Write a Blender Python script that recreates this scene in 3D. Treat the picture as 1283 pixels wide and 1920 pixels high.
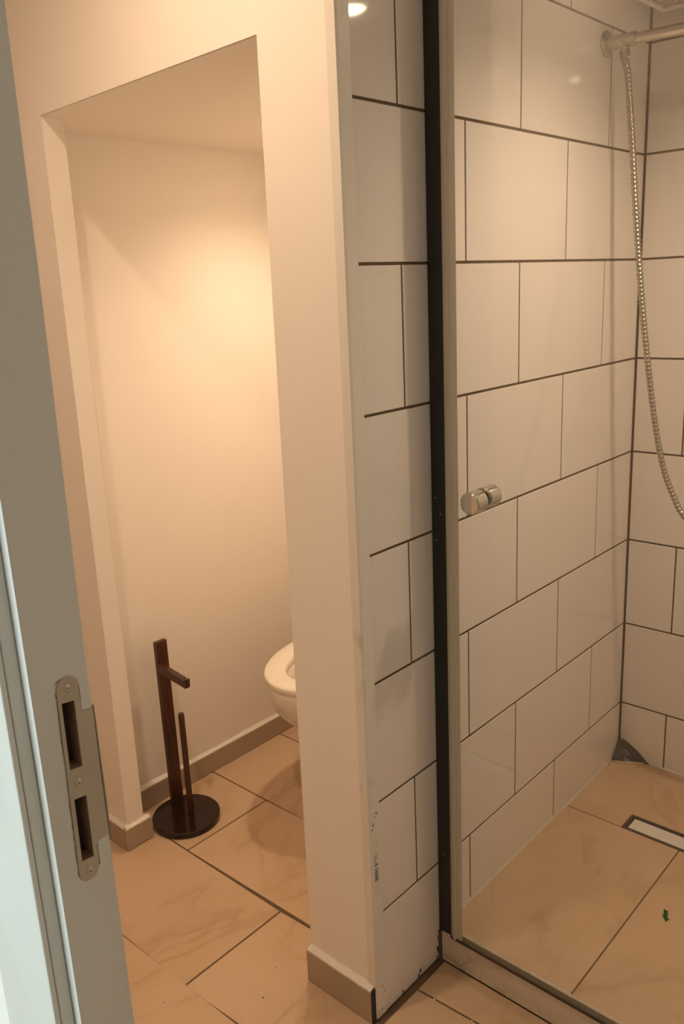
import bpy, bmesh, math, random
from mathutils import Vector, Matrix
random.seed(7)
scene = bpy.context.scene
for o in list(bpy.data.objects):
    bpy.data.objects.remove(o)
COL = scene.collection

# ------------------------------------------------------------------ camera, world, view
PITCH, YAW, ROLL = -0.26048438, -0.74380498, -0.04677658
CAM = Vector((0.9411, -1.0896, 1.4774))
F_PX = 1573.774
def cam_axes():
    cy, sy, cp, sp = math.cos(YAW), math.sin(YAW), math.cos(PITCH), math.sin(PITCH)
    f = Vector((sy*cp, cy*cp, sp)); r = Vector((cy, -sy, 0)); u = r.cross(f)
    c, s = math.cos(ROLL), math.sin(ROLL)
    return c*r + s*u, -s*r + c*u, f
_r, _u, _f = cam_axes()
cam_d = bpy.data.cameras.new('camera'); cam = bpy.data.objects.new('camera', cam_d); COL.objects.link(cam)
cam_d.sensor_fit = 'VERTICAL'; cam_d.sensor_height = 24.0; cam_d.lens = F_PX/1920*24.0
cam_d.clip_start = 0.01
M = Matrix((( _r.x, _u.x, -_f.x, CAM.x), (_r.y, _u.y, -_f.y, CAM.y), (_r.z, _u.z, -_f.z, CAM.z), (0, 0, 0, 1)))
cam.matrix_world = M
scene.camera = cam

world = bpy.data.worlds.new('world'); scene.world = world; world.use_nodes = True
bg = world.node_tree.nodes['Background']
bg.inputs['Color'].default_value = (0.62, 0.78, 0.9, 1); bg.inputs['Strength'].default_value = 0.6

WARM = (1.0, 0.735, 0.515)
W_NICHE, W_MAIN, W_SHOWER, W_WINDOW = 21.0, 41.0, 29.0, 48.0
# daylight entering the hall by its window (the window itself is built below)
ld = bpy.data.lights.new('hall_daylight', 'AREA'); ld.shape = 'RECTANGLE'; ld.size = 1.1; ld.size_y = 1.2
ld.energy = W_WINDOW; ld.color = (0.76, 0.97, 1.05)
lo = bpy.data.objects.new('hall_daylight', ld); COL.objects.link(lo)
lo.location = (-0.3, -2.76, 1.45); lo.rotation_euler = (math.radians(90), 0, 0)

vs = scene.view_settings
vs.view_transform = 'Standard'; vs.look = 'None'; vs.gamma = 1.0; vs.use_curve_mapping = False
vs.exposure = 0.18
scene.display_settings.display_device = 'sRGB'
cy_ = scene.cycles
cy_.use_adaptive_sampling = True; cy_.adaptive_threshold = 0.08; cy_.adaptive_min_samples = 16; cy_.use_denoising = True; cy_.sample_clamp_indirect = 60.0
cy_.max_bounces = 6; cy_.diffuse_bounces = 5; cy_.glossy_bounces = 3; cy_.transmission_bounces = 4; cy_.transparent_max_bounces = 10
cy_.caustics_reflective = False; cy_.caustics_refractive = False

# ------------------------------------------------------------------ materials
def new_mat(name):
    m = bpy.data.materials.new(name); m.use_nodes = True
    nt = m.node_tree; return m, nt, nt.nodes['Principled BSDF']
def N(nt, t, **kw):
    n = nt.nodes.new(t)
    for k, v in kw.items():
        if k in n.inputs: n.inputs[k].default_value = v
        else: setattr(n, k, v)
    return n
def simple(name, col, rough=0.5, metal=0.0, spec=0.5, bump=0.0, bscale=60, var=0.0, vscale=5.0):
    m, nt, b = new_mat(name)
    b.inputs['Base Color'].default_value = (*col, 1); b.inputs['Roughness'].default_value = rough
    b.inputs['Metallic'].default_value = metal; b.inputs['Specular IOR Level'].default_value = spec
    g = N(nt, 'ShaderNodeNewGeometry')
    if var > 0:
        n = N(nt, 'ShaderNodeTexNoise', Scale=vscale, Detail=4.0)
        nt.links.new(g.outputs['Position'], n.inputs['Vector'])
        mx = N(nt, 'ShaderNodeMix', data_type='RGBA')
        nt.links.new(n.outputs['Fac'], mx.inputs['Factor'])
        mx.inputs[6].default_value = (*[c*(1-var) for c in col], 1); mx.inputs[7].default_value = (*[min(1, c*(1+var)) for c in col], 1)
        nt.links.new(mx.outputs[2], b.inputs['Base Color'])
    if bump > 0:
        n = N(nt, 'ShaderNodeTexNoise', Scale=bscale, Detail=3.0)
        nt.links.new(g.outputs['Position'], n.inputs['Vector'])
        bp = N(nt, 'ShaderNodeBump', Strength=bump, Distance=0.002)
        nt.links.new(n.outputs['Fac'], bp.inputs['Height']); nt.links.new(bp.outputs['Normal'], b.inputs['Normal'])
    return m
def wall_tile_mat():
    m, nt, b = new_mat('white_glazed_tile')
    oi = N(nt, 'ShaderNodeObjectInfo'); g = N(nt, 'ShaderNodeNewGeometry')
    mx = N(nt, 'ShaderNodeMix', data_type='RGBA')
    mx.inputs[6].default_value = (0.765, 0.712, 0.665, 1); mx.inputs[7].default_value = (0.79, 0.737, 0.687, 1)
    nt.links.new(oi.outputs['Random'], mx.inputs['Factor'])
    nt.links.new(mx.outputs[2], b.inputs['Base Color'])
    b.inputs['Roughness'].default_value = 0.06; b.inputs['Specular IOR Level'].default_value = 0.5
    n = N(nt, 'ShaderNodeTexNoise', Scale=7.0, Detail=2.0)
    nt.links.new(g.outputs['Position'], n.inputs['Vector'])
    bp = N(nt, 'ShaderNodeBump', Strength=0.08, Distance=0.003)
    nt.links.new(n.outputs['Fac'], bp.inputs['Height']); nt.links.new(bp.outputs['Normal'], b.inputs['Normal'])
    return m
def marble_mat(name, base, vein, blotch, rough, stretch=(1, 0.55, 1), vs_=5.0, rot=0.5):
    m, nt, b = new_mat(name)
    g = N(nt, 'ShaderNodeNewGeometry'); oi = N(nt, 'ShaderNodeObjectInfo')
    mul = N(nt, 'ShaderNodeMath', operation='MULTIPLY'); mul.inputs[1].default_value = 13.0
    nt.links.new(oi.outputs['Random'], mul.inputs[0])
    add = N(nt, 'ShaderNodeVectorMath', operation='ADD')
    nt.links.new(g.outputs['Position'], add.inputs[0]); nt.links.new(mul.outputs[0], add.inputs[1])
    mp = N(nt, 'ShaderNodeMapping'); mp.inputs['Scale'].default_value = stretch; mp.inputs['Rotation'].default_value = (0, 0, rot)
    nt.links.new(add.outputs[0], mp.inputs['Vector'])
    n = N(nt, 'ShaderNodeTexNoise', Scale=vs_, Detail=5.0, Distortion=0.7)
    nt.links.new(mp.outputs['Vector'], n.inputs['Vector'])
    a = N(nt, 'ShaderNodeMath', operation='SUBTRACT'); a.inputs[1].default_value = 0.5
    nt.links.new(n.outputs['Fac'], a.inputs[0])
    ab = N(nt, 'ShaderNodeMath', operation='ABSOLUTE'); nt.links.new(a.outputs[0], ab.inputs[0])
    cr = N(nt, 'ShaderNodeValToRGB')
    cr.color_ramp.elements[0].position = 0.0; cr.color_ramp.elements[0].color = (1, 1, 1, 1)
    cr.color_ramp.elements[1].position = 0.045; cr.color_ramp.elements[1].color = (0, 0, 0, 1)
    nt.links.new(ab.outputs[0], cr.inputs['Fac'])
    n2 = N(nt, 'ShaderNodeTexNoise', Scale=3.2, Detail=3.0)
    nt.links.new(add.outputs[0], n2.inputs['Vector'])
    cr2 = N(nt, 'ShaderNodeValToRGB')
    cr2.color_ramp.elements[0].position = 0.42; cr2.color_ramp.elements[1].position = 0.66
    nt.links.new(n2.outputs['Fac'], cr2.inputs['Fac'])
    mb = N(nt, 'ShaderNodeMix', data_type='RGBA'); nt.links.new(cr2.outputs['Color'], mb.inputs['Factor'])
    mb.inputs[6].default_value = (*base, 1); mb.inputs[7].default_value = (*blotch, 1)
    vm = N(nt, 'ShaderNodeMath', operation='MULTIPLY'); nt.links.new(cr.outputs['Color'], vm.inputs[0]); nt.links.new(cr2.outputs['Color'], vm.inputs[1])
    mv = N(nt, 'ShaderNodeMix', data_type='RGBA'); nt.links.new(vm.outputs[0], mv.inputs['Factor'])
    nt.links.new(mb.outputs[2], mv.inputs[6]); mv.inputs[7].default_value = (*vein, 1)
    nt.links.new(mv.outputs[2], b.inputs['Base Color'])
    b.inputs['Roughness'].default_value = rough; b.inputs['Specular IOR Level'].default_value = 0.4
    return m
def wood_mat():
    m, nt, b = new_mat('dark_wood')
    tc = N(nt, 'ShaderNodeTexCoord')
    mp = N(nt, 'ShaderNodeMapping'); mp.inputs['Scale'].default_value = (60, 60, 5)
    nt.links.new(tc.outputs['Object'], mp.inputs['Vector'])
    n = N(nt, 'ShaderNodeTexNoise', Scale=1.5, Detail=5.0, Distortion=0.5); nt.links.new(mp.outputs['Vector'], n.inputs['Vector'])
    cr = N(nt, 'ShaderNodeValToRGB')
    cr.color_ramp.elements[0].position = 0.3; cr.color_ramp.elements[0].color = (0.034, 0.012, 0.007, 1)
    cr.color_ramp.elements[1].position = 0.75; cr.color_ramp.elements[1].color = (0.095, 0.032, 0.015, 1)
    nt.links.new(n.outputs['Fac'], cr.inputs['Fac']); nt.links.new(cr.outputs['Color'], b.inputs['Base Color'])
    b.inputs['Roughness'].default_value = 0.28
    return m
def glass_mat():
    m = bpy.data.materials.new('clear_glass'); m.use_nodes = True; nt = m.node_tree
    nt.nodes.remove(nt.nodes['Principled BSDF']); out = nt.nodes['Material Output']
    tr = N(nt, 'ShaderNodeBsdfTransparent'); tr.inputs['Color'].default_value = (0.965, 0.972, 0.962, 1)
    gl = N(nt, 'ShaderNodeBsdfGlossy'); gl.inputs['Roughness'].default_value = 0.0
    lw = N(nt, 'ShaderNodeLayerWeight'); lw.inputs['Blend'].default_value = 0.5
    pw = N(nt, 'ShaderNodeMath', operation='POWER'); pw.inputs[1].default_value = 5.0
    nt.links.new(lw.outputs['Facing'], pw.inputs[0])
    fr = N(nt, 'ShaderNodeMath', operation='MULTIPLY_ADD'); fr.inputs[1].default_value = 0.96; fr.inputs[2].default_value = 0.04
    nt.links.new(pw.outputs[0], fr.inputs[0])
    mx = N(nt, 'ShaderNodeMixShader')
    nt.links.new(fr.outputs[0], mx.inputs[0]); nt.links.new(tr.outputs[0], mx.inputs[1]); nt.links.new(gl.outputs[0], mx.inputs[2])
    nt.links.new(mx.outputs[0], out.inputs['Surface'])
    return m
def seal_mat(name='clear_pvc_seal', fac=0.70):
    m, nt, b = new_mat(name)
    b.inputs['Base Color'].default_value = (0.60, 0.56, 0.47, 1); b.inputs['Roughness'].default_value = 0.18
    tr = N(nt, 'ShaderNodeBsdfTransparent'); tr.inputs['Color'].default_value = (0.95, 0.94, 0.9, 1)
    mx = N(nt, 'ShaderNodeMixShader'); mx.inputs[0].default_value = fac
    out = nt.nodes['Material Output']
    nt.links.new(tr.outputs[0], mx.inputs[1]); nt.links.new(b.outputs[0], mx.inputs[2]); nt.links.new(mx.outputs[0], out.inputs['Surface'])
    return m
def emit(name, col, s):
    m = bpy.data.materials.new(name); m.use_nodes = True; nt = m.node_tree
    nt.nodes.remove(nt.nodes['Principled BSDF'])
    e = N(nt, 'ShaderNodeEmission'); e.inputs['Color'].default_value = (*col, 1); e.inputs['Strength'].default_value = s
    nt.links.new(e.outputs[0], nt.nodes['Material Output'].inputs['Surface']); return m
def scuffed(name, col, dirt, lo_, hi_, rough, scale):
    m, nt, b = new_mat(name)
    g = N(nt, 'ShaderNodeNewGeometry')
    mp = N(nt, 'ShaderNodeMapping'); mp.inputs['Scale'].default_value = (1, 1, 0.45); nt.links.new(g.outputs['Position'], mp.inputs['Vector'])
    n = N(nt, 'ShaderNodeTexNoise', Scale=scale, Detail=6.0); nt.links.new(mp.outputs['Vector'], n.inputs['Vector'])
    cr = N(nt, 'ShaderNodeValToRGB'); cr.color_ramp.elements[0].position = lo_; cr.color_ramp.elements[1].position = hi_
    nt.links.new(n.outputs['Fac'], cr.inputs['Fac'])
    mx = N(nt, 'ShaderNodeMix', data_type='RGBA'); nt.links.new(cr.outputs['Color'], mx.inputs['Factor'])
    mx.inputs[6].default_value = (*col, 1); mx.inputs[7].default_value = (*dirt, 1)
    nt.links.new(mx.outputs[2], b.inputs['Base Color']); b.inputs['Roughness'].default_value = rough
    return m

PAINT = simple('cream_wall_paint', (0.885, 0.82, 0.745), 0.55, spec=0.25, bump=0.10, bscale=35, var=0.012, vscale=3)
CEIL = simple('ceiling_paint', (0.88, 0.84, 0.78), 0.7, spec=0.2)
TILE = wall_tile_mat()
GROUT = simple('grey_brown_grout', (0.14, 0.10, 0.063), 0.9, spec=0.1, var=0.2, vscale=60)
FGROUT = simple('floor_grout', (0.15, 0.10, 0.06), 0.9, spec=0.1, var=0.2, vscale=60)
FLOOR = marble_mat('beige_marbled_floor_tile', (0.60, 0.425, 0.28), (0.46, 0.31, 0.175), (0.555, 0.385, 0.24), 0.30)
CURB = marble_mat('pale_marbled_curb_tile', (0.62, 0.54, 0.44), (0.42, 0.35, 0.27), (0.57, 0.49, 0.40), 0.25, (1, 1, 1), 9.0, 0.9)
PLINTH = simple('taupe_ceramic_plinth', (0.40, 0.315, 0.235), 0.35, var=0.06, vscale=9)
PDARK = simple('raw_plinth_edge', (0.03, 0.027, 0.025), 0.8)
CAULK = simple('white_caulk', (0.80, 0.735, 0.655), 0.5, bump=0.3, bscale=90)
PVC = scuffed('white_pvc_trim', (0.76, 0.72, 0.655), (0.52, 0.45, 0.36), 0.60, 0.72, 0.32, 14)
JAMB = scuffed('grey_white_jamb_paint', (0.69, 0.655, 0.60), (0.58, 0.53, 0.46), 0.5, 0.8, 0.5, 7)
STEEL = simple('tarnished_steel', (0.46, 0.375, 0.285), 0.5, metal=0.3, var=0.08, vscale=30)
SCREW = simple('bright_screw', (0.55, 0.5, 0.42), 0.3, metal=0.9)
SLOT_LIT = simple('lit_wood_slot_side', (0.30, 0.185, 0.105), 0.7, var=0.4, vscale=60)  # slot sides coloured lighter to stand for hall light falling on them
SLOT_SHADE = simple('shaded_wood_slot_floor', (0.045, 0.025, 0.015), 0.8, var=0.4, vscale=80)  # same wood on the slot floor, its shade painted into the colour
CHIP = simple('chipped_wood_edge', (0.27, 0.215, 0.15), 0.8, var=0.35, vscale=160)
CHROME = simple('chrome', (0.62, 0.59, 0.54), 0.04, metal=1.0)
RAILM = simple('satin_chrome_rail', (0.55, 0.50, 0.43), 0.20, metal=1.0)
FLANGE = simple('dull_chrome_fitting', (0.45, 0.41, 0.355), 0.16, metal=1.0)
HOSEM = simple('brushed_chrome_hose', (0.45, 0.40, 0.34), 0.32, metal=1.0)
BLACK = simple('black_anodised_aluminium', (0.011, 0.012, 0.011), 0.42)
BRONZE = simple('dark_track', (0.045, 0.030, 0.018), 0.4)
GLASS = glass_mat(); SEAL = seal_mat(); SEAL2 = seal_mat('thin_clear_seal', 0.13)
WOOD = wood_mat(); WOODB = simple('very_dark_lacquered_wood', (0.022, 0.009, 0.006), 0.16, var=0.35, vscale=25)
CERAMIC = simple('cream_sanitary_ceramic', (0.80, 0.74, 0.64), 0.12)
SEATM = simple('cream_toilet_seat', (0.84, 0.775, 0.66), 0.25)
VENTM = simple('white_vent_plastic', (0.85, 0.80, 0.72), 0.5)
MEMB = simple('dark_membrane', (0.030, 0.024, 0.023), 0.38, var=0.25, vscale=40)
SILI = simple('aged_silicone', (0.60, 0.53, 0.42), 0.35, var=0.1, vscale=50)
RESIN = simple('yellowed_resin', (0.50, 0.38, 0.20), 0.4)
INSERT = simple('pale_drain_insert', (0.74, 0.70, 0.64), 0.2)
PAPER = simple('paper_sticker', (0.74, 0.70, 0.63), 0.6)
INK = simple('black_ink', (0.055, 0.04, 0.03), 0.7)
GREEN = simple('green_arrow_print', (0.03, 0.13, 0.02), 0.45)
HALLW = simple('hall_grey_paint', (0.72, 0.65, 0.56), 0.6)
HALLF = simple('hall_floor_boards', (0.42, 0.33, 0.24), 0.5, var=0.1, vscale=6)
CRUMB = simple('white_plaster', (0.85, 0.80, 0.72), 0.8)
DIRT = simple('dark_speck', (0.07, 0.045, 0.03), 0.9)
BULB = emit('warm_bulb', (1.0, 0.80, 0.52), 90.0)

# ------------------------------------------------------------------ mesh helpers
def link(o, parent=None):
    COL.objects.link(o)
    if parent is not None: o.parent = parent
    return o
def tag(o, label=None, cat=None, group=None, kind=None):
    if label: o['label'] = label
    if cat: o['category'] = cat
    if group: o['group'] = group
    if kind: o['kind'] = kind
    return o
def bm_obj(name, bm, mat, parent=None, loc=(0, 0, 0), smooth=False):
    bmesh.ops.recalc_face_normals(bm, faces=bm.faces)
    me = bpy.data.meshes.new(name); bm.to_mesh(me); bm.free()
    mats = mat if isinstance(mat, (list, tuple)) else [mat]
    for m in mats: me.materials.append(m)
    if smooth:
        for p in me.polygons: p.use_smooth = True
    o = bpy.data.objects.new(name, me); o.location = loc
    return link(o, parent)
_cache = {}
def box(name, x0, x1, y0, y1, z0, z1, mat, parent=None, bevel=0.0, seg=1):
    key = (round(x1-x0, 5), round(y1-y0, 5), round(z1-z0, 5), bevel, seg, mat.name)
    me = _cache.get(key)
    if me is None:
        bm = bmesh.new(); bmesh.ops.create_cube(bm, size=1.0)
        for v in bm.verts: v.co = Vector((v.co.x*(x1-x0), v.co.y*(y1-y0), v.co.z*(z1-z0)))
        if bevel > 0: bmesh.ops.bevel(bm, geom=list(bm.edges), offset=bevel, segments=seg, profile=0.5, affect='EDGES')
        me = bpy.data.meshes.new(name); bm.to_mesh(me); bm.free(); me.materials.append(mat); _cache[key] = me
    o = bpy.data.objects.new(name, me); o.location = ((x0+x1)/2, (y0+y1)/2, (z0+z1)/2)
    return link(o, parent)
def prism(name, pts, axis, a0, a1, mat, parent=None, bevel=0.0, seg=2, smooth=False):
    """extrude a 2D polygon along axis; pts are the two other coordinates in xyz order"""
    bm = bmesh.new()
    def P(p, a):
        return {'x': (a, p[0], p[1]), 'y': (p[0], a, p[1]), 'z': (p[0], p[1], a)}[axis]
    v0 = [bm.verts.new(P(p, a0)) for p in pts]; v1 = [bm.verts.new(P(p, a1)) for p in pts]
    n = len(pts); bm.faces.new(v0); bm.faces.new(v1[::-1])
    for i in range(n): bm.faces.new((v0[i], v0[(i+1) % n], v1[(i+1) % n], v1[i]))
    if bevel > 0: bmesh.ops.bevel(bm, geom=list(bm.edges), offset=bevel, segments=seg, profile=0.5, affect='EDGES')
    return bm_obj(name, bm, mat, parent, smooth=smooth)
def quadprism(name, c, z0, z1, mat, parent=None, bevel=0.0):
    return prism(name, c, 'z', z0, z1, mat, parent, bevel, 1)
def lathe(name, prof, origin, axis, mat, parent=None, seg=40, smooth=True):
    """prof = [(radius, distance along axis)]"""
    ax = Vector(axis).normalized(); t = Vector((0, 0, 1)) if abs(ax.z) < 0.9 else Vector((1, 0, 0))
    e1 = ax.cross(t).normalized(); e2 = ax.cross(e1)
    bm = bmesh.new(); rings = []; o = Vector(origin)
    for r, d in prof:
        if r < 1e-6: rings.append([bm.verts.new(o + ax*d)])
        else: rings.append([bm.verts.new(o + ax*d + (e1*math.cos(2*math.pi*i/seg) + e2*math.sin(2*math.pi*i/seg))*r) for i in range(seg)])
    for a, b in zip(rings, rings[1:]):
        for i in range(seg):
            j = (i+1) % seg
            if len(a) == 1 and len(b) == 1: continue
            if len(a) == 1: bm.faces.new((a[0], b[i], b[j]))
            elif len(b) == 1: bm.faces.new((a[i], a[j], b[0]))
            else: bm.faces.new((a[i], a[j], b[j], b[i]))
    o_ = bm_obj(name, bm, mat, parent, smooth=smooth)
    if smooth: o_.data.set_sharp_from_angle(angle=math.radians(35))
    return o_
def catmull(pts, n):
    out = []; P = [Vector(p) for p in pts]; P = [P[0]*2-P[1]] + P + [P[-1]*2-P[-2]]
    for i in range(1, len(P)-2):
        for k in range(n):
            t = k/n; a, b, c, d = P[i-1], P[i], P[i+1], P[i+2]
            out.append(0.5*((2*b) + (c-a)*t + (2*a-5*b+4*c-d)*t*t + (3*b-a-3*c+d)*t**3))
    out.append(P[-2]); return out
def tube(name, path, rad, mat, parent=None, seg=12):
    bm = bmesh.new(); rings = []; n = len(path)
    t0 = (path[1]-path[0]).normalized(); e1 = t0.orthogonal().normalized()
    for i, p in enumerate(path):
        t = (path[min(i+1, n-1)] - path[max(i-1, 0)]).normalized()
        e1 = (e1 - t*e1.dot(t)).normalized(); e2 = t.cross(e1)
        r = rad(i) if callable(rad) else rad
        rings.append([bm.verts.new(p + (e1*math.cos(2*math.pi*k/seg) + e2*math.sin(2*math.pi*k/seg))*r) for k in range(seg)])
    for a, b in zip(rings, rings[1:]):
        for k in range(seg): bm.faces.new((a[k], a[(k+1) % seg], b[(k+1) % seg], b[k]))
    bm.faces.new(rings[0][::-1]); bm.faces.new(rings[-1])
    return bm_obj(name, bm, mat, parent, smooth=True)
def holed_slab(name, outline, holes, xf, depth, mats, parent=None, hole_depth=None, hole_mat=0, floor_mat=0):
    """slab facing +x; outline and holes are (y, z) loops; holes go hole_depth deep with a floor, or right through"""
    bm = bmesh.new(); loops = []
    for L in [outline] + holes:
        v = [bm.verts.new((xf, y, z)) for y, z in L]
        e = [bm.edges.new((v[i], v[(i+1) % len(v)])) for i in range(len(v))]
        loops.append(v)
    bmesh.ops.triangle_fill(bm, use_beauty=True, use_dissolve=False, edges=list(bm.edges))
    front = list(bm.faces)
    def wall(v, d, mi):
        w = [bm.verts.new((xf-d, q.co.y, q.co.z)) for q in v]
        for i in range(len(v)):
            f = bm.faces.new((v[i], v[(i+1) % len(v)], w[(i+1) % len(v)], w[i])); f.material_index = mi
        return w
    wall(loops[0], depth, 0)
    for v in loops[1:]:
        w = wall(v, hole_depth or depth, hole_mat)
        if hole_depth:
            f = bm.faces.new(w); f.material_index = floor_mat
    return bm_obj(name, bm, mats, parent)
def empty(name, loc=(0, 0, 0)):
    o = bpy.data.objects.new(name, None); o.empty_display_size = 0.05; o.location = loc
    return link(o)
def rel(o):
    """keep a part built in world coordinates in place under its moved parent"""
    o.matrix_parent_inverse = Matrix.Translation(o.parent.location).inverted(); return o

# ------------------------------------------------------------------ key dimensions (metres)
P_ROW = 0.253
def Lz(i): return (7.985 - i)*P_ROW              # height of the i-th horizontal tile joint
YB = 1.1196                                     # face of the shower's back wall
XR = 0.95                                       # face of the shower's right wall
CEIL_Z = 2.102
ROOM_Z = 2.45                                   # the room before the niche is higher than the shower
YF = -0.0304                                    # painted wall with the opening
SHZ = 0.075                                     # shower floor
G, GH = 0.0023, 0.0026                          # half a joint, upright and level

# ------------------------------------------------------------------ floors
floor = box('floor', -1.32, 1.2, -0.84, 0.93, -0.06, -0.0022, FGROUT); tag(floor, 'floor of beige marbled tiles in the bathroom and toilet niche', kind='structure')
def yl(k, x): return 0.0655 + 0.298*k + 0.06*max(0.0, x + 0.35)
def floor_rel(o): return rel(o)
for k in range(-3, 3):
    x0s = [-0.389 + 0.6*j for j in range(-2, 3)] if k % 2 else [-0.76 + 0.6*j for j in range(-1, 4)]
    for xa in x0s:
        a, b = max(xa, -1.3), min(xa + 0.6, 1.18)
        if k % 2 and k > 0:
            if b < -0.95: continue
            if a < -0.95: a = -1.3
        if b - a < 0.03: continue
        pieces = [(a, b)]
        if k >= 0:                      # rows that meet the partition: niche side and bath side
            pieces = [(a, min(b, -0.172)), (max(a, 0.016), b)]
        for pa, pb in pieces:
            if pb - pa < 0.03: continue
            if pa > -0.02 and k >= 1: continue
            e0, e1 = (0.0 if pa != a else G), (0.0 if pb != b else G)
            t0 = 0.188 if (pa > -0.02 and k == 0) else None
            ya0, ya1 = yl(k, pa) + G, yl(k, pb) + G
            yb0, yb1 = (t0, t0) if t0 else (yl(k+1, pa) - G, yl(k+1, pb) - G)
            if k == -3: ya0 = ya1 = -0.83
            if k == 2: yb0 = yb1 = 0.868
            poly = [(pa+e0, ya0), (pb-e1, ya1), (pb-e1, yb1), (pa+e0, yb0)]
            if k == -1 and pa < -0.1 and pb > 0.1:      # joint along the foot of the partition
                yn = yl(0, 0.016) - G; ym = yl(0, -0.2) - G
                poly = [(pa+e0, ya0), (pb-e1, ya1), (pb-e1, yb1), (0.016, yn), (0.016, -0.046), (-0.004, -0.046), (-0.004, YF+.01), (-0.2, YF+.01), (-0.2, ym), (pa+e0, yb0)]
            floor_rel(quadprism('tile', poly, -0.010, 0.0, FLOOR, floor, 0.0008))

# ------------------------------------------------------------------ walls
def tiled_rows(parent, fn, rows):
    for o in rows: rel(fn(*o))
# partition between niche and shower: painted end and niche side, tiled shower side
bm = bmesh.new()
xt, xb = -0.173, -0.188
vv = [bm.verts.new(p) for p in [(xb, YF+.054, 0), (-0.0016, YF+.054, 0), (-0.0016, YB+.1, 0), (xb, YB+.1, 0), (xt, YF+.054, ROOM_Z), (-0.0016, YF+.054, ROOM_Z), (-0.0016, YB+.1, ROOM_Z), (xt, YB+.1, ROOM_Z)]]
for q, mi in [((0, 1, 5, 4), 0), ((1, 2, 6, 5), 1), ((2, 3, 7, 6), 0), ((3, 0, 4, 7), 0), ((0, 3, 2, 1), 0), ((4, 5, 6, 7), 0)]:
    f = bm.faces.new([vv[i] for i in q]); f.material_index = mi
part = bm_obj('wall_partition', bm, [PAINT, GROUT]); tag(part, 'partition wall with cream painted end and white tiled shower side', kind='structure')
W_T = 0.3993
rel(box('grout_bed', -0.0029, -0.0016, 0.0002, 0.0238, 0.0, ROOM_Z, GROUT, part))
for i in range(-1, 8):
    ztop, zbot = Lz(i) - GH, Lz(i+1) + GH
    if i == -1: ztop = CEIL_Z
    if i == 7: zbot = 0.003
    js = [0.0, 0.1164, 0.5157, 0.915, YB] if i % 2 == 0 else [0.0, 0.3167, 0.716, YB]
    for a, b in zip(js, js[1:]):
        ea = 0.0006 if a == 0 else G; eb = G if b < YB else 0.004
        rel(box('tile', -0.0085, 0.0, a+ea, b-eb, zbot, ztop, TILE, part, 0.0007))

back = box('wall_back', -0.2, XR+0.3, YB+0.0016, YB+0.1, 0, CEIL_Z, GROUT); tag(back, 'white tiled back wall of the shower', kind='structure')
for i in range(-1, 8):
    ztop, zbot = Lz(i) - GH, Lz(i+1) + GH
    if i == -1: ztop = CEIL_Z
    if i == 7: zbot = 0.02
    js = [0.0, 0.137, 0.5363, 0.9356, XR] if i % 2 else [0.0, 0.337, 0.7363, XR]
    for a, b in zip(js, js[1:]):
        if b - a < 0.03: continue
        rel(box('tile', a + (0.0045 if a == 0 else G), b-G, YB, YB+0.0085, zbot, ztop, TILE, back, 0.0007))

wright = box('wall_right', XR+0.0016, 1.2, 0.19, YB+0.0015, 0, CEIL_Z, GROUT); tag(wright, 'white tiled right wall of the shower', kind='structure')
for i in range(-1, 8):
    ztop, zbot = Lz(i) - GH, Lz(i+1) + GH
    if i == -1: ztop = CEIL_Z
    if i == 7: zbot = 0.02
    js = [0.19, 0.3167, 0.716, YB] if i % 2 else [0.19, 0.5157, 0.915, YB]
    for a, b in zip(js, js[1:]):
        rel(box('tile', XR, XR+0.0085, a+G, b-(G if b < YB else 0.004), zbot, ztop, TILE, wright, 0.0007))

# painted wall with the opening to the toilet niche (pier on the left, lintel above)
TH = 0.054
pl = [(-1.32, 0), (-0.8925, 0), (-0.8776, 1.8743), (xt, 1.8873), (xb, 0), (-0.0030, 0), (-0.0030, ROOM_Z), (-1.32, ROOM_Z)]
wf = prism('wall_front', pl, 'y', YF, YF+TH, PAINT, None, 0.0015, 1)
tag(wf, 'cream painted wall around the opening of the toilet niche', kind='structure')
o = box('wall_niche_left', -1.10, -1.0196, 0.0, 0.95, 0, 1.90, PAINT); tag(o, 'cream painted left wall of the toilet niche', kind='structure')
o = box('wall_niche_back', -1.02, -0.17, 0.87, 0.95, 0, 1.90, PAINT); tag(o, 'cream painted back wall of the toilet niche', kind='structure')
o = prism('ceiling_niche', [(-1.10, 1.8690), (-0.172, 1.8850), (-0.172, 2.0), (-1.10, 2.0)], 'y', YF+0.006, 0.95, PAINT); tag(o, 'low painted ceiling of the toilet niche', kind='structure')
o = box('ceiling', -1.42, 1.3, -0.80, 0.25, ROOM_Z, 2.55, CEIL); tag(o, 'painted bathroom ceiling', kind='structure')
o = box('ceiling_shower', 0.0, XR+0.3, 0.186, YB+0.1, CEIL_Z, ROOM_Z-.0005, CEIL); tag(o, 'lowered painted ceiling over the shower', kind='structure')
for a_, b_, zt in ((0.0006, 0.1144, 0), (0.1184, 0.186, 0)):
    rel(box('tile', -0.0085, 0.0, a_, b_, CEIL_Z+.002, Lz(-1)-G, TILE, part, 0.0007))
for a_, b_ in ((0.0006, 0.186),):
    rel(box('tile', -0.0085, 0.0, a_, b_, Lz(-1)+G, ROOM_Z-.002, TILE, part, 0.0007))
o = box('wall_left', -1.42, -1.32, -0.80, 0.02, 0, ROOM_Z, PAINT); tag(o, 'cream painted left end wall of the bathroom', kind='structure')
o = box('wall_side', 1.2, 1.3, -0.80, 0.19, 0, ROOM_Z, PAINT); tag(o, 'cream painted right side wall of the bathroom', kind='structure')
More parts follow.
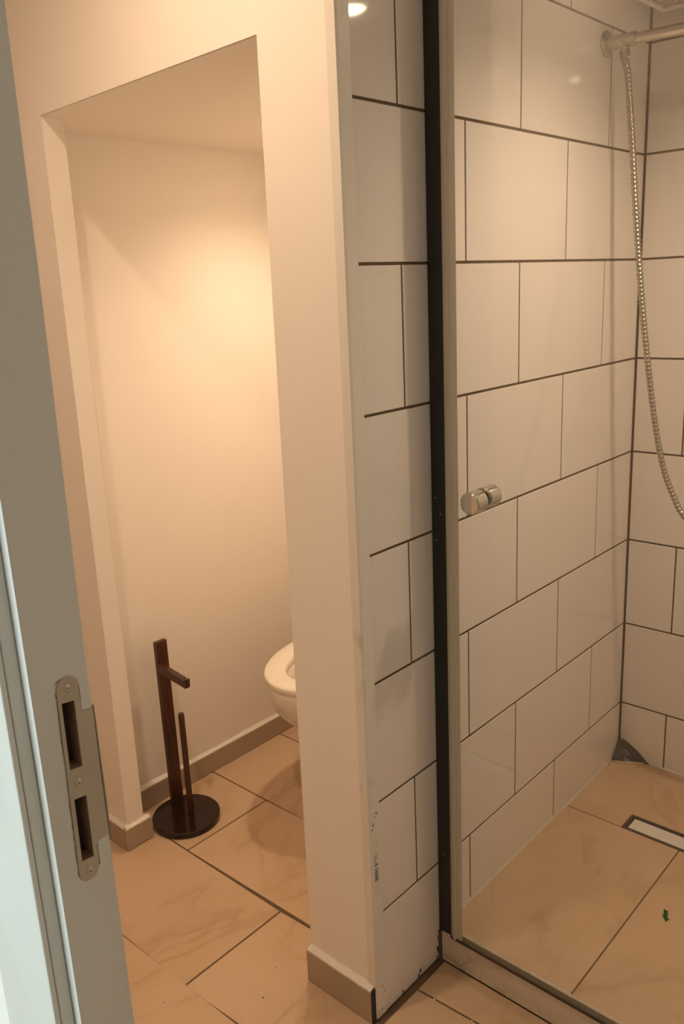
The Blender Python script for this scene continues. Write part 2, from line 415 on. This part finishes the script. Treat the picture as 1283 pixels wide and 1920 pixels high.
# wall with the doorway
o = box('wall_door_left', -1.42, 0.27, -0.8325, -0.774, 0, 2.45, PAINT); tag(o, 'wall left of the doorway', kind='structure')
o = box('wall_door_right', 1.17, 2.5, -0.8325, -0.774, 0, 2.45, PAINT); tag(o, 'wall right of the doorway', kind='structure')
o = box('wall_door_top', 0.27, 1.17, -0.8325, -0.774, 2.09, 2.45, PAINT); tag(o, 'wall above the doorway', kind='structure')
# hall behind the camera, with the window that lights the door frame
o = box('floor_hall', -1.7, 2.5, -2.7, -0.84, -0.06, -0.001, HALLF); tag(o, 'hall floor outside the bathroom door', kind='structure')
def holed_wall_y(name, outline, holes, yf, depth, mats):
    """like holed_slab, for a wall facing +y: loops are (x, z)"""
    o = holed_slab(name, [(-x, z) for x, z in outline], [[(-x, z) for x, z in h] for h in holes], yf, depth, mats)
    o.data.transform(Matrix.Rotation(math.radians(90), 4, 'Z')); return o
o = holed_wall_y('wall_hall_back', [(-1.7, 0), (2.5, 0), (2.5, 2.45), (-1.7, 2.45)], [[(-0.85, .85), (.25, .85), (.25, 2.05), (-0.85, 2.05)]], -2.7, 0.1, [HALLW])
tag(o, 'hall wall with a window opposite the bathroom door', kind='structure')
o = holed_wall_y('window_1', [(-0.85, .85), (.25, .85), (.25, 2.05), (-0.85, 2.05)], [[(-.80, .9), (-.325, .9), (-.325, 2.0), (-.80, 2.0)], [(-.275, .9), (.20, .9), (.20, 2.0), (-.275, 2.0)]], -2.7, 0.05, [VENTM])
tag(o, 'hall window frame with two lights', kind='structure')
o = box('wall_hall_left', -1.8, -1.7, -2.8, -0.77, 0, 2.45, HALLW); tag(o, 'hall wall left of the door', kind='structure')
o = box('wall_hall_right', 2.5, 2.6, -2.8, -0.77, 0, 2.45, HALLW); tag(o, 'hall wall right of the door', kind='structure')
o = box('ceiling_hall', -1.7, 2.5, -2.8, -0.84, 2.45, 2.55, HALLW); tag(o, 'hall ceiling', kind='structure')

# ------------------------------------------------------------------ shower floor and curb
sf = prism('floor_shower', [(0.0005, 0.214), (XR, 0.214), (XR, YB), (0.0005, YB)], 'z', -0.0015, SHZ-0.0018, FGROUT); tag(sf, 'raised shower floor of beige marbled tiles', kind='structure')
DX0, DX1, DY0, DY1 = 0.158, 0.76, 0.791, 0.858
g = 0.0016
for c in ([(0.004, 0.2145), (0.31-g, 0.2145), (0.31-g, 0.789-g), (0.004, 0.789-g)],
          [(0.31+g, 0.2145), (XR-.004, 0.2145), (XR-.004, 0.789-g), (0.31+g, 0.789-g)],
          [(0.004, 0.789+g), (DX0-g, 0.789+g), (DX0-g, DY1+g), (0.61-g, DY1+g), (0.61-g, YB-.004), (0.004, YB-.004)],
          [(DX1+g, 0.789+g), (XR-.004, 0.789+g), (XR-.004, YB-.004), (0.61+g, YB-.004), (0.61+g, DY1+g), (DX1+g, DY1+g)]):
    rel(prism('tile', c, 'z', SHZ-0.0088, SHZ, FLOOR, sf, 0.0006, 1))
curb = box('curb', 0.010, XR, 0.197, 0.2140, -0.0015, 0.0745, FGROUT); tag(curb, 'low shower curb faced with pale marbled tile', kind='structure')
rel(box('tile', 0.0085, 0.6085, 0.189, 0.1968, 0.0022, 0.0775, CURB, curb, 0.0008))
rel(box('tile', 0.6115, XR, 0.189, 0.1968, 0.0022, 0.0775, CURB, curb, 0.0008))
rel(box('cap', 0.0085, XR, 0.1969, 0.2144, 0.0746, 0.0765, CURB, curb, 0.0005))
box_g = box('trim_4', 0.0002, 0.0158, -0.045, 0.189, -0.0021, -0.0006, FGROUT); tag(box_g, 'rough dark grout strip between tiled partition and floor tiles', kind='structure')
tr5 = prism('trim_5', [(0.0003, 0.187), (0.0085, 0.187), (0.0085, 0.197), (0.0003, 0.197)], 'z', -0.0005, 0.0765, GROUT); tag(tr5, 'dark gap between partition tiles and curb', kind='structure')

# silicone along the shower floor
def bead(name, pts, r, mat, label):
    path = catmull(pts, 6)
    o = tube(name, path, lambda i: r*(0.85 + 0.3*random.random()), mat, None, 8)
    return tag(o, label, kind='structure')
bead('trim_2', [(0.0015, 0.22, SHZ), (0.0015, 0.5, SHZ), (0.0015, 0.8, SHZ), (0.0015, 1.066, SHZ+.001)], 0.0052, SILI, 'off-white silicone bead between shower floor and left tiled wall')
bead('trim_3', [(0.098, YB-.0015, SHZ), (0.4, YB-.0015, SHZ), (0.7, YB-.0015, SHZ), (XR-.005, YB-.0015, SHZ)], 0.0050, SILI, 'off-white silicone bead between shower floor and back wall')

# ------------------------------------------------------------------ corner trim with sticker, baseboards
tp = [(-0.020, YF-0.0012), (-0.020, YF), (-0.0016, YF), (-0.0016, -0.0003), (0.0014, -0.0003), (0.0014, YF+0.004), (-0.0006, YF-0.0012)]
tr = prism('trim_1', tp, 'z', 0.004, ROOM_Z, PVC, None, 0.0, 1); tag(tr, 'white plastic corner trim with scuffs on the partition edge', kind='structure')
st = rel(box('sticker', 0.00142, 0.0017, -0.0235, -0.004, 0.300, 0.425, PAPER, tr))
bm = bmesh.new()
def inkquad(pts):
    bm.faces.new([bm.verts.new((0.0018, y, z)) for y, z in pts])
for y0, y1, z0, z1 in [(-.0215, -.0205, .377, .395), (-.0185, -.0177, .378, .397), (-.0150, -.0140, .383, .397), (-.0205, -.0150, .3755, .3768)]:
    inkquad([(y0, z0), (y1, z0), (y1, z1), (y0, z1)])
for z0, z1 in [(.3695, .3728), (.3625, .3640), (.3590, .3606), (.3535, .3568), (.3500, .3520), (.3465, .3487), (.3428, .3452), (.3390, .3416), (.3352, .3378)]:
    inkquad([(-.0218, z0), (-.0120, z0+.001), (-.0120, z1+.001), (-.0218, z1)])
ink = rel(bm_obj('barcode_print', bm, INK, st))
tag(ink, 'black barcode print')
bm = bmesh.new()
for y, z, s in [(-.0245, .455, .0022), (-.0225, .463, .0018), (-.0205, .465, .002), (-.0085, .484, .0022), (-.0125, .487, .0018), (-.0155, .48, .0015), (-.012, .075, .002), (-.006, .06, .0018), (-.004, .30, .0012), (-.015, .02, .0022)]:
    bm.faces.new([bm.verts.new((0.00155, y+s*math.cos(a)*.7, z+s*math.sin(a)*1.6)) for a in (0, 1.1, 2.2, 3.4, 4.6)])
rel(bm_obj('paint_chips', bm, DIRT, tr))
bm = bmesh.new()
for y, z, s in [(.118, .018, .0055), (.112, .0085, .0045), (.055, .010, .004), (.186, .058, .005), (.183, .030, .006), (.187, .020, .006), (.180, .010, .004), (.09, .004, .003), (.145, .155, .002)]:
    pts = [bm.verts.new((0.0009, y+s*math.cos(a)*(.5+.3*random.random()), z+s*math.sin(a)*(.8+.6*random.random()))) for a in (0, .9, 1.9, 2.8, 3.9, 5.1)]
    bm.faces.new(pts)
rel(bm_obj('chipped_spots', bm, DIRT, part))

def baseboard(name, poly, z1, mat, label, caulk=None, end=None):
    b = prism(name, poly, 'z', 0.0012, z1, mat, None, 0.0008, 1); tag(b, label, kind='structure')
    if caulk:
        (ax, ay), (bx_, by), (nx, ny), t = caulk           # line on the wall, outward normal, depth
        bm = bmesh.new(); rows = []; n = 24
        for i in range(n+1):
            f = i/n; x, y = ax+(bx_-ax)*f, ay+(by-ay)*f
            h = 0.0075 + 0.0022*math.sin(f*17) * math.sin(f*7+1) + 0.0015*random.random(); d = t*(0.93+0.1*random.random())
            rows.append([bm.verts.new(q) for q in [(x, y, z1-.0005), (x+nx*d, y+ny*d, z1-.0005), (x+nx*d*.95, y+ny*d*.95, z1+.0025), (x+nx*.0015, y+ny*.0015, z1+h), (x, y, z1+h+.002)]])
        for r0, r1 in zip(rows, rows[1:]):
            for k in range(5): bm.faces.new((r0[k], r0[(k+1) % 5], r1[(k+1) % 5], r1[k]))
        bm.faces.new(rows[0]); bm.faces.new(rows[-1][::-1])
        rel(bm_obj('caulk', bm, CAULK, b))
    return b
bs = baseboard('baseboard_partition', [(-0.1885, YF-.0145), (-0.0035, YF-.0145), (-0.0035, YF-.0002), (-0.1885, YF-.0002)], 0.078, PLINTH, 'taupe ceramic baseboard on the painted partition end', ((-0.186, YF), (-0.005, YF), (0, -1), 0.0135))
e = rel(box('raw_end', -0.0034, -0.0016, YF-.0135, YF-.0013, 0.0015, 0.082, PDARK, bs)); tag(e, 'dark unglazed end of the baseboard')
baseboard('baseboard_pier_front', [(-1.31, YF-.012), (-0.894, YF-.012), (-0.894, YF-.0002), (-1.31, YF-.0002)], 0.066, PLINTH, 'taupe ceramic baseboard left of the niche opening', ((-1.30, YF), (-0.894, YF), (0, -1), 0.0115))
baseboard('baseboard_pier_side', [(-0.8922, YF-.012), (-0.883, YF-.012), (-0.883, 0.043), (-0.8922, 0.043)], 0.066, PLINTH, 'short taupe ceramic baseboard on the side of the pier', ((-0.893, YF-.008), (-0.893, 0.041), (1, 0), 0.0095))
baseboard('baseboard_niche', [(-1.0194, 0.025), (-1.0085, 0.025), (-1.0085, 0.868), (-1.0194, 0.868)], 0.066, PLINTH, 'taupe ceramic baseboard along the left niche wall', ((-1.0196, 0.03), (-1.0196, 0.865), (1, 0), 0.0105))

# ------------------------------------------------------------------ door frame with strike plate
XJ = 0.36
door = empty('door_1', (XJ, -0.80, 0)); tag(door, 'grey-white painted door frame with a strike plate', kind='structure')
SL = [[(-.7990, 1.1095), (-.7880, 1.1085), (-.7872, 1.1675), (-.7982, 1.1688)], [(-.8000, 1.0238), (-.7890, 1.0230), (-.7882, 1.0815), (-.7992, 1.0826)]]
PH = 2.05
jam = rel(holed_slab('jamb', [(-.8215, 0), (-.772, 0), (-.7722, .85), (-.7722, 1.2), (-.768, 1.5), (-.764, PH), (-.8215, PH)], SL, XJ, 0.075, [JAMB, SLOT_SHADE, SLOT_LIT], door, 0.013, 2, 1))
# rebate step, band and architrave on the hall side
rel(box('rebate_band', 0.29, 0.3485, -0.8330, -0.8214, 0, PH, JAMB, door, 0.0012, 2))
rel(box('architrave', 0.245, 0.3480, -0.8385, -0.8331, 0, PH+.07, JAMB, door, 0.0015, 2))
rel(box('jamb', 1.10, 1.175, -.8215, -.764, 0, PH, JAMB, door, 0.001))
rel(box('rebate_band', 1.1115, 1.16, -0.8330, -0.8216, 0, PH, JAMB, door, 0.0012, 2))
rel(box('architrave', 1.112, 1.22, -0.8385, -0.8331, 0, PH+.07, JAMB, door, 0.0015, 2))
rel(box('head', 0.30, 1.16, -.8210, -.766, PH, PH+.04, JAMB, door, 0.001))
rel(box('architrave', 0.348, 1.112, -0.8385, -0.8331, PH+.005, PH+.07, JAMB, door, 0.004, 2))
def arc(cy, cz, r, a0, a1, n):
    return [(cy + r*math.cos(math.radians(a0+(a1-a0)*i/n)), cz + r*math.sin(math.radians(a0+(a1-a0)*i/n))) for i in range(n+1)]
outl = arc(-.7948, 1.0125, .0092, 180, 360, 10) + [(-.7848, 1.0345), (-.7733, 1.0355), (-.7722, 1.1545), (-.7822, 1.1555)] + arc(-.7915, 1.1800, .0095, 0, 180, 10)
pl_ = rel(holed_slab('strike_plate', outl, SL, XJ+0.0011, 0.001, [STEEL], door)); tag(pl_, 'tarnished steel strike plate with two slots')
lip = rel(box('chipped_edge', XJ-.004, XJ+0.0005, -.7722, -.7700, 1.0285, 1.1565, CHIP, door, 0.0006)); tag(lip, 'chipped raw edge beside the strike plate')
for y, z in [(-.7918, 1.1800), (-.7933, 1.0958), (-.7942, 1.0120)]:
    s = lathe('screw', [(0, -.0006), (.0007, -.0005), (.0009, .0007), (.0016, .0008), (.0026, .0002), (.0030, -.0004)], (XJ+0.0016, y, z), (1, 0, 0), SCREW, pl_, 16); s.matrix_parent_inverse = Matrix.Translation(door.location).inverted() @ Matrix.Identity(4)
    s.matrix_parent_inverse = Matrix.Identity(4)

# chipped paint around the plate
bm = bmesh.new()
def strip(pts, w0):
    prev = None
    for y, z in pts:
        w = w0*(.5+random.random()); a, b = bm.verts.new((XJ+.0004, y-w, z)), bm.verts.new((XJ+.0004, y+w*.4, z))
        if prev: bm.faces.new((prev[0], prev[1], b, a))
        prev = (a, b)
strip([(-.8040-.00012*k, 1.0120+k*.0052) for k in range(0)] or [(-.8035+.0025*k/32, 1.012+k*.0052) for k in range(33)], .0011)
strip([(-.8010+.0012*k, 1.1862+.003*math.sin(k/12*3.14)) for k in range(17)], .0015)
strip([(-.7840, 1.012+k*.004) for k in range(6)], .0009)
strip([(-.7815, 1.1560+k*.004) for k in range(7)], .0010)
ch = rel(bm_obj('chipped_paint', bm, CHIP, door)); tag(ch, 'chipped paint around the strike plate')

# ------------------------------------------------------------------ shower screen
prof = empty('screen_profile', (0.019, 0.2, 0.0785)); tag(prof, 'black vertical aluminium profile between tiled partition and shower glass', 'profile')
rel(box('rail', 0.0006, 0.0345, 0.1905, 0.213, 0.0785, 2.06, BLACK, prof, 0.0015, 2))
for x, z in [(0.010, 1.078), (0.021, 1.047), (0.011, .993), (.016, .28)]:
    rel(lathe('screw', [(0, .0007), (.0012, .0006), (.0016, 0)], (x, 0.1906, z), (0, -1, 0), SCREW, prof, 10))

sd = empty('shower_door', (0.06, 0.19, 0.08)); tag(sd, 'clear glass shower door with round chrome knob standing on the curb', 'shower door')
pane = rel(box('glass_pane', 0.0605, 0.93, 0.186, 0.192, 0.092, 2.02, GLASS, sd)); tag(pane, 'clear glass pane')
sp = [(0.0365, .1865), (0.041, .1835), (0.045, .1815), (0.0495, .1812), (0.053, .1835), (0.0545, .1850), (0.0565, .1835), (0.0585, .1850), (0.0605, .1838), (0.0665, .1845), (0.0665, .1858), (0.0604, .1858), (0.0604, .1935), (0.0365, .1935)]
rel(prism('edge_seal', sp, 'z', 0.0815, 2.02, SEAL, sd, 0, 1))
rel(box('bottom_track', 0.036, 0.93, 0.1825, 0.1985, 0.0780, 0.0850, BRONZE, sd, 0.0006))
rel(prism('bottom_seal', [(.1842, .0852), (.1857, .0852), (.1857, .0985), (.1850, .1010), (.1842, .0985)], 'x', 0.0606, 0.93, SEAL2, sd, 0, 1))
KP = [(0, .036), (.0185, .036), (.0205, .0345), (.0208, .0335), (.0203, .0328), (.0203, .004), (.0190, .003), (.0150, .0025), (.0150, 0)]
k = lathe('knob', KP, (0.1150, 0.1857, 1.0885), (0, -1, 0), CHROME, sd, 56); rel(k); tag(k, 'front chrome knob')
k = lathe('knob', KP, (0.1150, 0.1923, 1.0895), (0, 1, 0), CHROME, sd, 56); rel(k); tag(k, 'rear chrome knob behind the glass')
ar = [(.4928, .3960), (.5005, .3955), (.5005, .3815), (.5042, .3803), (.4975, .3710), (.4893, .3838), (.4928, .3828)]
a_ = rel(prism('arrow_sticker', ar, 'y', .18575, .1859, GREEN, sd)); tag(a_, 'small green arrow sticker on the glass')

# ------------------------------------------------------------------ shower rail and hose
rail = empty('shower_rail', (0, 0.8825, 1.98)); tag(rail, 'chrome horizontal shower rail fixed to the tiled wall by a round flange', 'shower rail')
ZE = 1.98 - 0.028*XR
dirv = Vector((XR, 0.004, ZE-1.98)).normalized()
fl = [(0, .0), (.0275, .0), (.0275, .0025), (.026, .004), (.0215, .0045), (.0205, .006), (.014, .007)]
rel(lathe('flange', fl, (0.0004, 0.8825, 1.98), (1, 0, 0), FLANGE, rail))
rel(lathe('sleeve', [(.0148, .004), (.0148, .070), (.0138, .0715), (.0118, .0715)], (0, 0.8825, 1.98), dirv, RAILM, rail))
rel(lathe('pipe', [(.0118, .068), (.0118, XR-.01)], (0, 0.8825, 1.98), dirv, RAILM, rail))
rel(lathe('flange', fl, (XR-.0004, 0.8865, ZE), (-1, 0, 0), CHROME, rail))
rel(lathe('outlet', [(.0085, .008), (.0085, .020), (0, .020)], (0.0435, 0.8825, 1.9775), (0.05, 0, -1), CHROME, rail, 20))

hose = empty('shower_hose', (0.0445, 0.8825, 1.96)); tag(hose, 'ribbed metal shower hose hanging from the chrome rail', 'shower hose')
nutp = [(0, 0), (.0112, 0), (.0118, .002), (.0118, .016), (.0105, .0185), (.0088, .020), (.0080, .035), (0, .035)]
rel(lathe('nut', nutp, (0.0442, 0.8825, 1.9590), (0.16, 0, -1), FLANGE, hose, 8, False))
hp = [(.0497, .8825, 1.926), (.0541, .8825, 1.9087), (.0687, .8825, 1.7848), (.0866, .8825, 1.6124), (.1076, .8825, 1.4339), (.1308, .8825, 1.2744), (.1545, .8825, 1.1363), (.1824, .8825, 1.0222), (.2119, .8825, .9534), (.2371, .8825, .9134), (.29, .885, .868), (.35, .89, .86), (.42, .895, .90), (.50, .90, .985), (.60, .90, 1.06), (.72, .90, 1.095), (.85, .90, 1.10), (XR-.03, .90, 1.10)]
raw = catmull(hp, 40); step = 0.0024; path = [raw[0]]; acc = 0.0
for a, b in zip(raw, raw[1:]):
    L = (b-a).length; d = step-acc
    while d < L: path.append(a.lerp(b, d/L)); d += step
    acc = (acc + L) % step
rel(tube('hose', path, lambda i: (.0081, .0079, .0062, .0062)[i % 4], HOSEM, hose, 12))
rel(lathe('wall_outlet', [(0, 0), (.025, 0), (.025, .004), (.012, .006), (.011, .034), (0, .034)], (XR-.0004, .90, 1.10), (-1, 0, 0), CHROME, hose))

# ------------------------------------------------------------------ drain, corner patch, vent
dr = empty('linear_drain', (0.45, 0.8245, SHZ)); tag(dr, 'linear shower drain with pale tile insert set in the shower floor', 'drain')
DFR = simple('drain_channel', (0.10, 0.075, 0.05), 0.45)
for a in ((DX0, DX1, DY0, DY0+.004), (DX0, DX1, DY1-.004, DY1), (DX0, DX0+.004, DY0+.004, DY1-.004), (DX1-.004, DX1, DY0+.004, DY1-.004)):
    rel(box('frame', *a, SHZ-.0015, SHZ+.0012, DFR, dr, 0.0004))
rel(box('channel', DX0+.004, DX1-.004, DY0+.004, DY1-.004, SHZ-.0016, SHZ-.0006, PDARK, dr))
rel(box('insert', DX0+.0145, DX1-.0145, DY0+.0065, DY1-.0150, SHZ-.0005, SHZ+.001, INSERT, dr, 0.0006))

bm = bmesh.new()
apex = (.0045, YB-.0045, .134)
rt = [(.022, YB-.0012, .1275), (.045, YB-.0012, .115), (.066, YB-.0012, .101), (.083, YB-.0012, .086), (.098, YB-.0012, .0735)]
lf = [(.0012, YB-.016, .119), (.0012, YB-.030, .104), (.0012, YB-.042, .090), (.0012, YB-.049, .0765)]
bot = [(.018, YB-.043, .0755), (.036, YB-.034, .0755), (.056, YB-.020, .0755), (.078, YB-.009, .0755)]
mid = [(.012, YB-.014, .116), (.019, YB-.022, .100), (.028, YB-.022, .0875), (.045, YB-.013, .094)]
A = bm.verts.new(apex); R = [bm.verts.new(p) for p in rt]; Lf = [bm.verts.new(p) for p in lf]; B = [bm.verts.new(p) for p in bot]; Md = [bm.verts.new(p) for p in mid]
for f in [(A, R[0], Md[0]), (A, Md[0], Lf[0]), (Md[0], R[0], R[1], Md[3]), (Md[0], Md[3], Md[2], Md[1]), (Lf[0], Md[0], Md[1], Lf[1]), (Lf[1], Md[1], B[0], Lf[2]), (Lf[2], B[0], Lf[3]),
          (Md[1], Md[2], B[1], B[0]), (Md[2], Md[3], B[2], B[1]), (Md[3], R[1], R[2], B[2]), (B[2], R[2], R[3], B[3]), (B[3], R[3], R[4])]:
    bm.faces.new(f)
cp = bm_obj('membrane_patch', bm, MEMB); sol = cp.modifiers.new('thickness', 'SOLIDIFY'); sol.thickness = 0.0012; sol.offset = 1
tag(cp, 'dark grey membrane patch in the bottom corner of the tiled shower', 'patch')
bl = tube('resin', catmull([(.006, YB-.052, .0765), (.020, YB-.047, .0765), (.040, YB-.036, .0765), (.060, YB-.022, .0765), (.085, YB-.010, .0765)], 6), lambda i: .0042*(.8+.5*random.random()), RESIN, cp, 8)
tag(bl, 'yellowed resin bead')
bm = bmesh.new()
for (x0, d0, z0), (x1, d1, z1) in [((.018, .0205, .1015), (.037, .0165, .0905)), ((.022, .0162, .1085), (.042, .0152, .0945))]:
    w = .0016
    bm.faces.new([bm.verts.new((x0, YB-d0-.0025, z0)), bm.verts.new((x1, YB-d1-.0025, z1)), bm.verts.new((x1+w, YB-d1-.0025, z1+w)), bm.verts.new((x0+w, YB-d0-.0025, z0+w))])
bm_obj('crease', bm, SILI, cp)

vent = empty('ceiling_vent', (0.183, 0.95, CEIL_Z)); tag(vent, 'white plastic slatted vent on the shower ceiling corner', 'vent')
VX0, VX1, VY0, VY1, VZ = 0.033, 0.335, 0.801, 1.103, 2.0745
fw = 0.012
for a in ((VX0, VX1, VY0, VY0+fw), (VX0, VX1, VY1-fw, VY1), (VX0, VX0+fw, VY0+fw, VY1-fw), (VX1-fw, VX1, VY0+fw, VY1-fw)):
    rel(box('frame', *a, VZ, CEIL_Z-.0005, VENTM, vent, 0.004, 2))
rel(box('duct', VX0+fw, VX1-fw, VY0+fw, VY1-fw, CEIL_Z-.004, CEIL_Z-.0006, simple('vent_dark', (.16, .12, .09), .8), vent))
ns = 18
for i in range(ns):
    y = VY0+fw + (VY1-VY0-2*fw)*(i+.5)/ns
    rel(prism('slat', [(y-.0050, VZ+.0045), (y-.0035, VZ+.0030), (y+.0050, VZ+.0110), (y+.0035, VZ+.0125)], 'x', VX0+fw-.001, VX1-fw+.001, VENTM, vent))

# ------------------------------------------------------------------ toilet roll holder
h = empty('toilet_roll_holder', (-0.877, 0.155, 0)); tag(h, 'dark wooden freestanding toilet roll holder on a round base', 'roll holder')
rel(lathe('base', [(0, .0004), (.0955, .0004), (.0975, .0025), (.0975, .0165), (.0955, .0185), (0, .0185)], (-0.877, 0.155, 0), (0, 0, 1), WOODB, h, 72))
pst = rel(box('post', -0.9635, -0.9485, 0.1630, 0.2000, 0.0186, 0.5325, WOOD, h, 0.0012, 2))
# arm with small notch before its tip
arm = [(-.9484, .4450), (-.8225, .4310), (-.8210, .4570), (-.8265, .4575), (-.8280, .4525), (-.8360, .4530), (-.8390, .4575), (-.9484, .4700)]
rel(prism('arm', arm, 'y', .1575, .1745, WOOD, h, 0.0008, 1))
rel(lathe('rod', [(0, .0187), (.0088, .0187), (.0088, .3290), (.0078, .3320), (0, .3325)], (-0.8785, 0.1735, 0), (0, 0, 1), WOOD, h, 24))

# ------------------------------------------------------------------ wall-hung toilet
t = empty('toilet', (-0.6, 0.87, 0.1)); tag(t, 'cream wall-hung toilet with open lid and seat down', 'toilet')
TX, TYC, TZ = -0.6, 0.57, 0.45
def egg(w, a, back, n=64, e=2.0, cx=TX, cyc=TYC):
    pts = []
    for i in range(n):
        th = 2*math.pi*i/n; c, s = math.cos(th), math.sin(th)
        ex = 2/e
        x = w*math.copysign(abs(c)**ex, c)
        y = (a if s < 0 else back)*math.copysign(abs(s)**(ex if s < 0 else 0.55), s)
        pts.append((cx+x, cyc+y))
    return pts
def loft(name, rings, mat, parent, cap0=True, cap1=True):
    bm = bmesh.new(); V = [[bm.verts.new((x, y, z)) for x, y in r] for r, z in rings]; n = len(V[0])
    for a, b in zip(V, V[1:]):
        for i in range(n): bm.faces.new((a[i], a[(i+1) % n], b[(i+1) % n], b[i]))
    if cap0: bm.faces.new(V[0][::-1])
    if cap1: bm.faces.new(V[-1])
    o = bm_obj(name, bm, mat, parent, smooth=True); o.data.set_sharp_from_angle(angle=math.radians(50)); return o
# seat ring
so = [(egg(.176, .266, .222), TZ-.020), (egg(.183, .273, .228), TZ-.017), (egg(.185, .275, .230), TZ-.010), (egg(.184, .274, .229), TZ-.003), (egg(.180, .270, .225), TZ)]
si = [(egg(.124, .216, .130), TZ), (egg(.119, .211, .125), TZ-.003), (egg(.117, .209, .123), TZ-.010), (egg(.119, .211, .125), TZ-.020)]
sr = so + si + [so[0]]
rel(loft('seat', sr, SEATM, t, False, False))
# bowl: outer shell and hollow inside
br = [(egg(.040, .05, .21, cyc=.65), .222), (egg(.080, .10, .22, cyc=.64), .227), (egg(.112, .16, .24, cyc=.62), .246), (egg(.137, .205, .265, cyc=.595), .276), (egg(.156, .235, .285, cyc=.58), .312), (egg(.170, .256, .29), .350), (egg(.178, .267, .295), .385), (egg(.181, .270, .298), .412), (egg(.180, .269, .298), .424), (egg(.176, .265, .296), .4295),
      (egg(.120, .215, .13), .4295), (egg(.112, .207, .122), .424), (egg(.108, .200, .118), .40), (egg(.092, .17, .10), .33), (egg(.06, .10, .08), .26), (egg(.03, .04, .05), .235)]
rel(loft('bowl', br, CERAMIC, t))
lidr = []
bm = bmesh.new()
n = 40; pf = []
for i in range(n):
    th = 2*math.pi*i/n; c, s = math.cos(th), math.sin(th)
    pf.append((TX + .183*c, .690 + (.235*s if s > 0 else -.225*math.copysign(abs(s)**.5, s)*-1)))
o = prism('lid', pf, 'y', .845, .862, SEATM, t, 0.004, 2); rel(o)
for dx in (-.075, .075):
    rel(lathe('hinge', [(0, 0), (.012, 0), (.012, .028), (0, .028)], (TX+dx, .815, .431), (0, 0, 1), CHROME, t, 16))

# ------------------------------------------------------------------ recessed downlights
def downlight(loc, power, size, blend, label, radius=0.024):
    e = empty('downlight', loc); tag(e, label, 'ceiling lamp', 'recessed ceiling downlights')
    rel(lathe('trim_ring', [(.030, -.0005), (.044, -.0005), (.044, .0025), (.041, .005), (.031, .0055), (.029, .003)], loc, (0, 0, -1), VENTM, e, 40))
    rel(lathe('bulb', [(0, .013), (.010, .0122), (.018, .0095), (.024, .005), (.0285, .0010)], loc, (0, 0, -1), BULB, e, 32))
    d = bpy.data.lights.new('downlight_beam', 'SPOT'); d.energy = power; d.color = WARM
    d.spot_size = math.radians(size); d.spot_blend = blend; d.shadow_soft_size = radius
    l = bpy.data.objects.new('downlight_beam', d); link(l, e); l.location = (0, 0, -0.018)
def ceiling_lamp(loc, power, label):
    e = empty('ceiling_lamp', loc); tag(e, label, 'ceiling lamp')
    rel(lathe('base', [(0, 0), (.075, 0), (.075, .012), (.07, .014), (0, .014)], loc, (0, 0, -1), VENTM, e, 48))
    rel(lathe('diffuser', [(.066, .0142), (.066, .02), (.06, .0245), (.04, .026), (0, .0265)], loc, (0, 0, -1), emit('lamp_diffuser', WARM, 6.0), e, 48))
    d = bpy.data.lights.new('lamp_glow', 'SPOT'); d.spot_size = math.radians(160); d.spot_blend = 1.0; d.shadow_soft_size = 0.03; d.energy = power; d.color = WARM
    l = bpy.data.objects.new('lamp_glow', d); link(l, e); l.location = (0, 0, -0.03)
downlight((-0.60, 0.60, 1.8770), W_NICHE, 146, 1.0, 'round recessed downlight in the toilet niche ceiling')
downlight((0.4716, 0.560, CEIL_Z), W_SHOWER, 150, 1.0, 'round recessed downlight in the shower ceiling')
ceiling_lamp((-0.20, -0.52, ROOM_Z), W_MAIN, 'round flat ceiling lamp in the middle of the bathroom')

# ------------------------------------------------------------------ crumbs on the floor
def crumb(x, y, s, mat, label, group):
    bm = bmesh.new(); bmesh.ops.create_icosphere(bm, subdivisions=1, radius=s)
    for v in bm.verts: v.co *= .7+.6*random.random()
    for v in bm.verts: v.co.z = max(v.co.z*.7, -s*.4)
    o = bm_obj('crumb', bm, mat, None, (x, y, s*.4+.0002)); return tag(o, label, 'crumb', group)
def on_floor(px, py):
    d = _f + _r*((px-641.5)/F_PX) - _u*((py-960)/F_PX); q = CAM + d*(-CAM.z/d.z); return q.x, q.y
for px, py, s in [(814.5, 1875, .0024), (849, 1880, .0014), (885, 1914, .0020), (281, 1577, .0020), (435, 1668, .0020), (529, 1793, .0022), (538, 1786, .0017), (488, 1862, .0020), (520, 1906, .0014)]:
    x, y = on_floor(px, py); crumb(x, y, s, CRUMB, 'tiny white plaster crumb lying on the beige floor tiles', 'white crumbs on the floor')
for px, py, s in [(494, 1871, .0018), (517, 1815, .0013), (308, 1880, .0012), (519, 1413, .0016), (571, 1596, .0015)]:
    x, y = on_floor(px, py); crumb(x, y, s, DIRT, 'tiny dark speck lying on the beige floor tiles', 'dark specks on the floor')
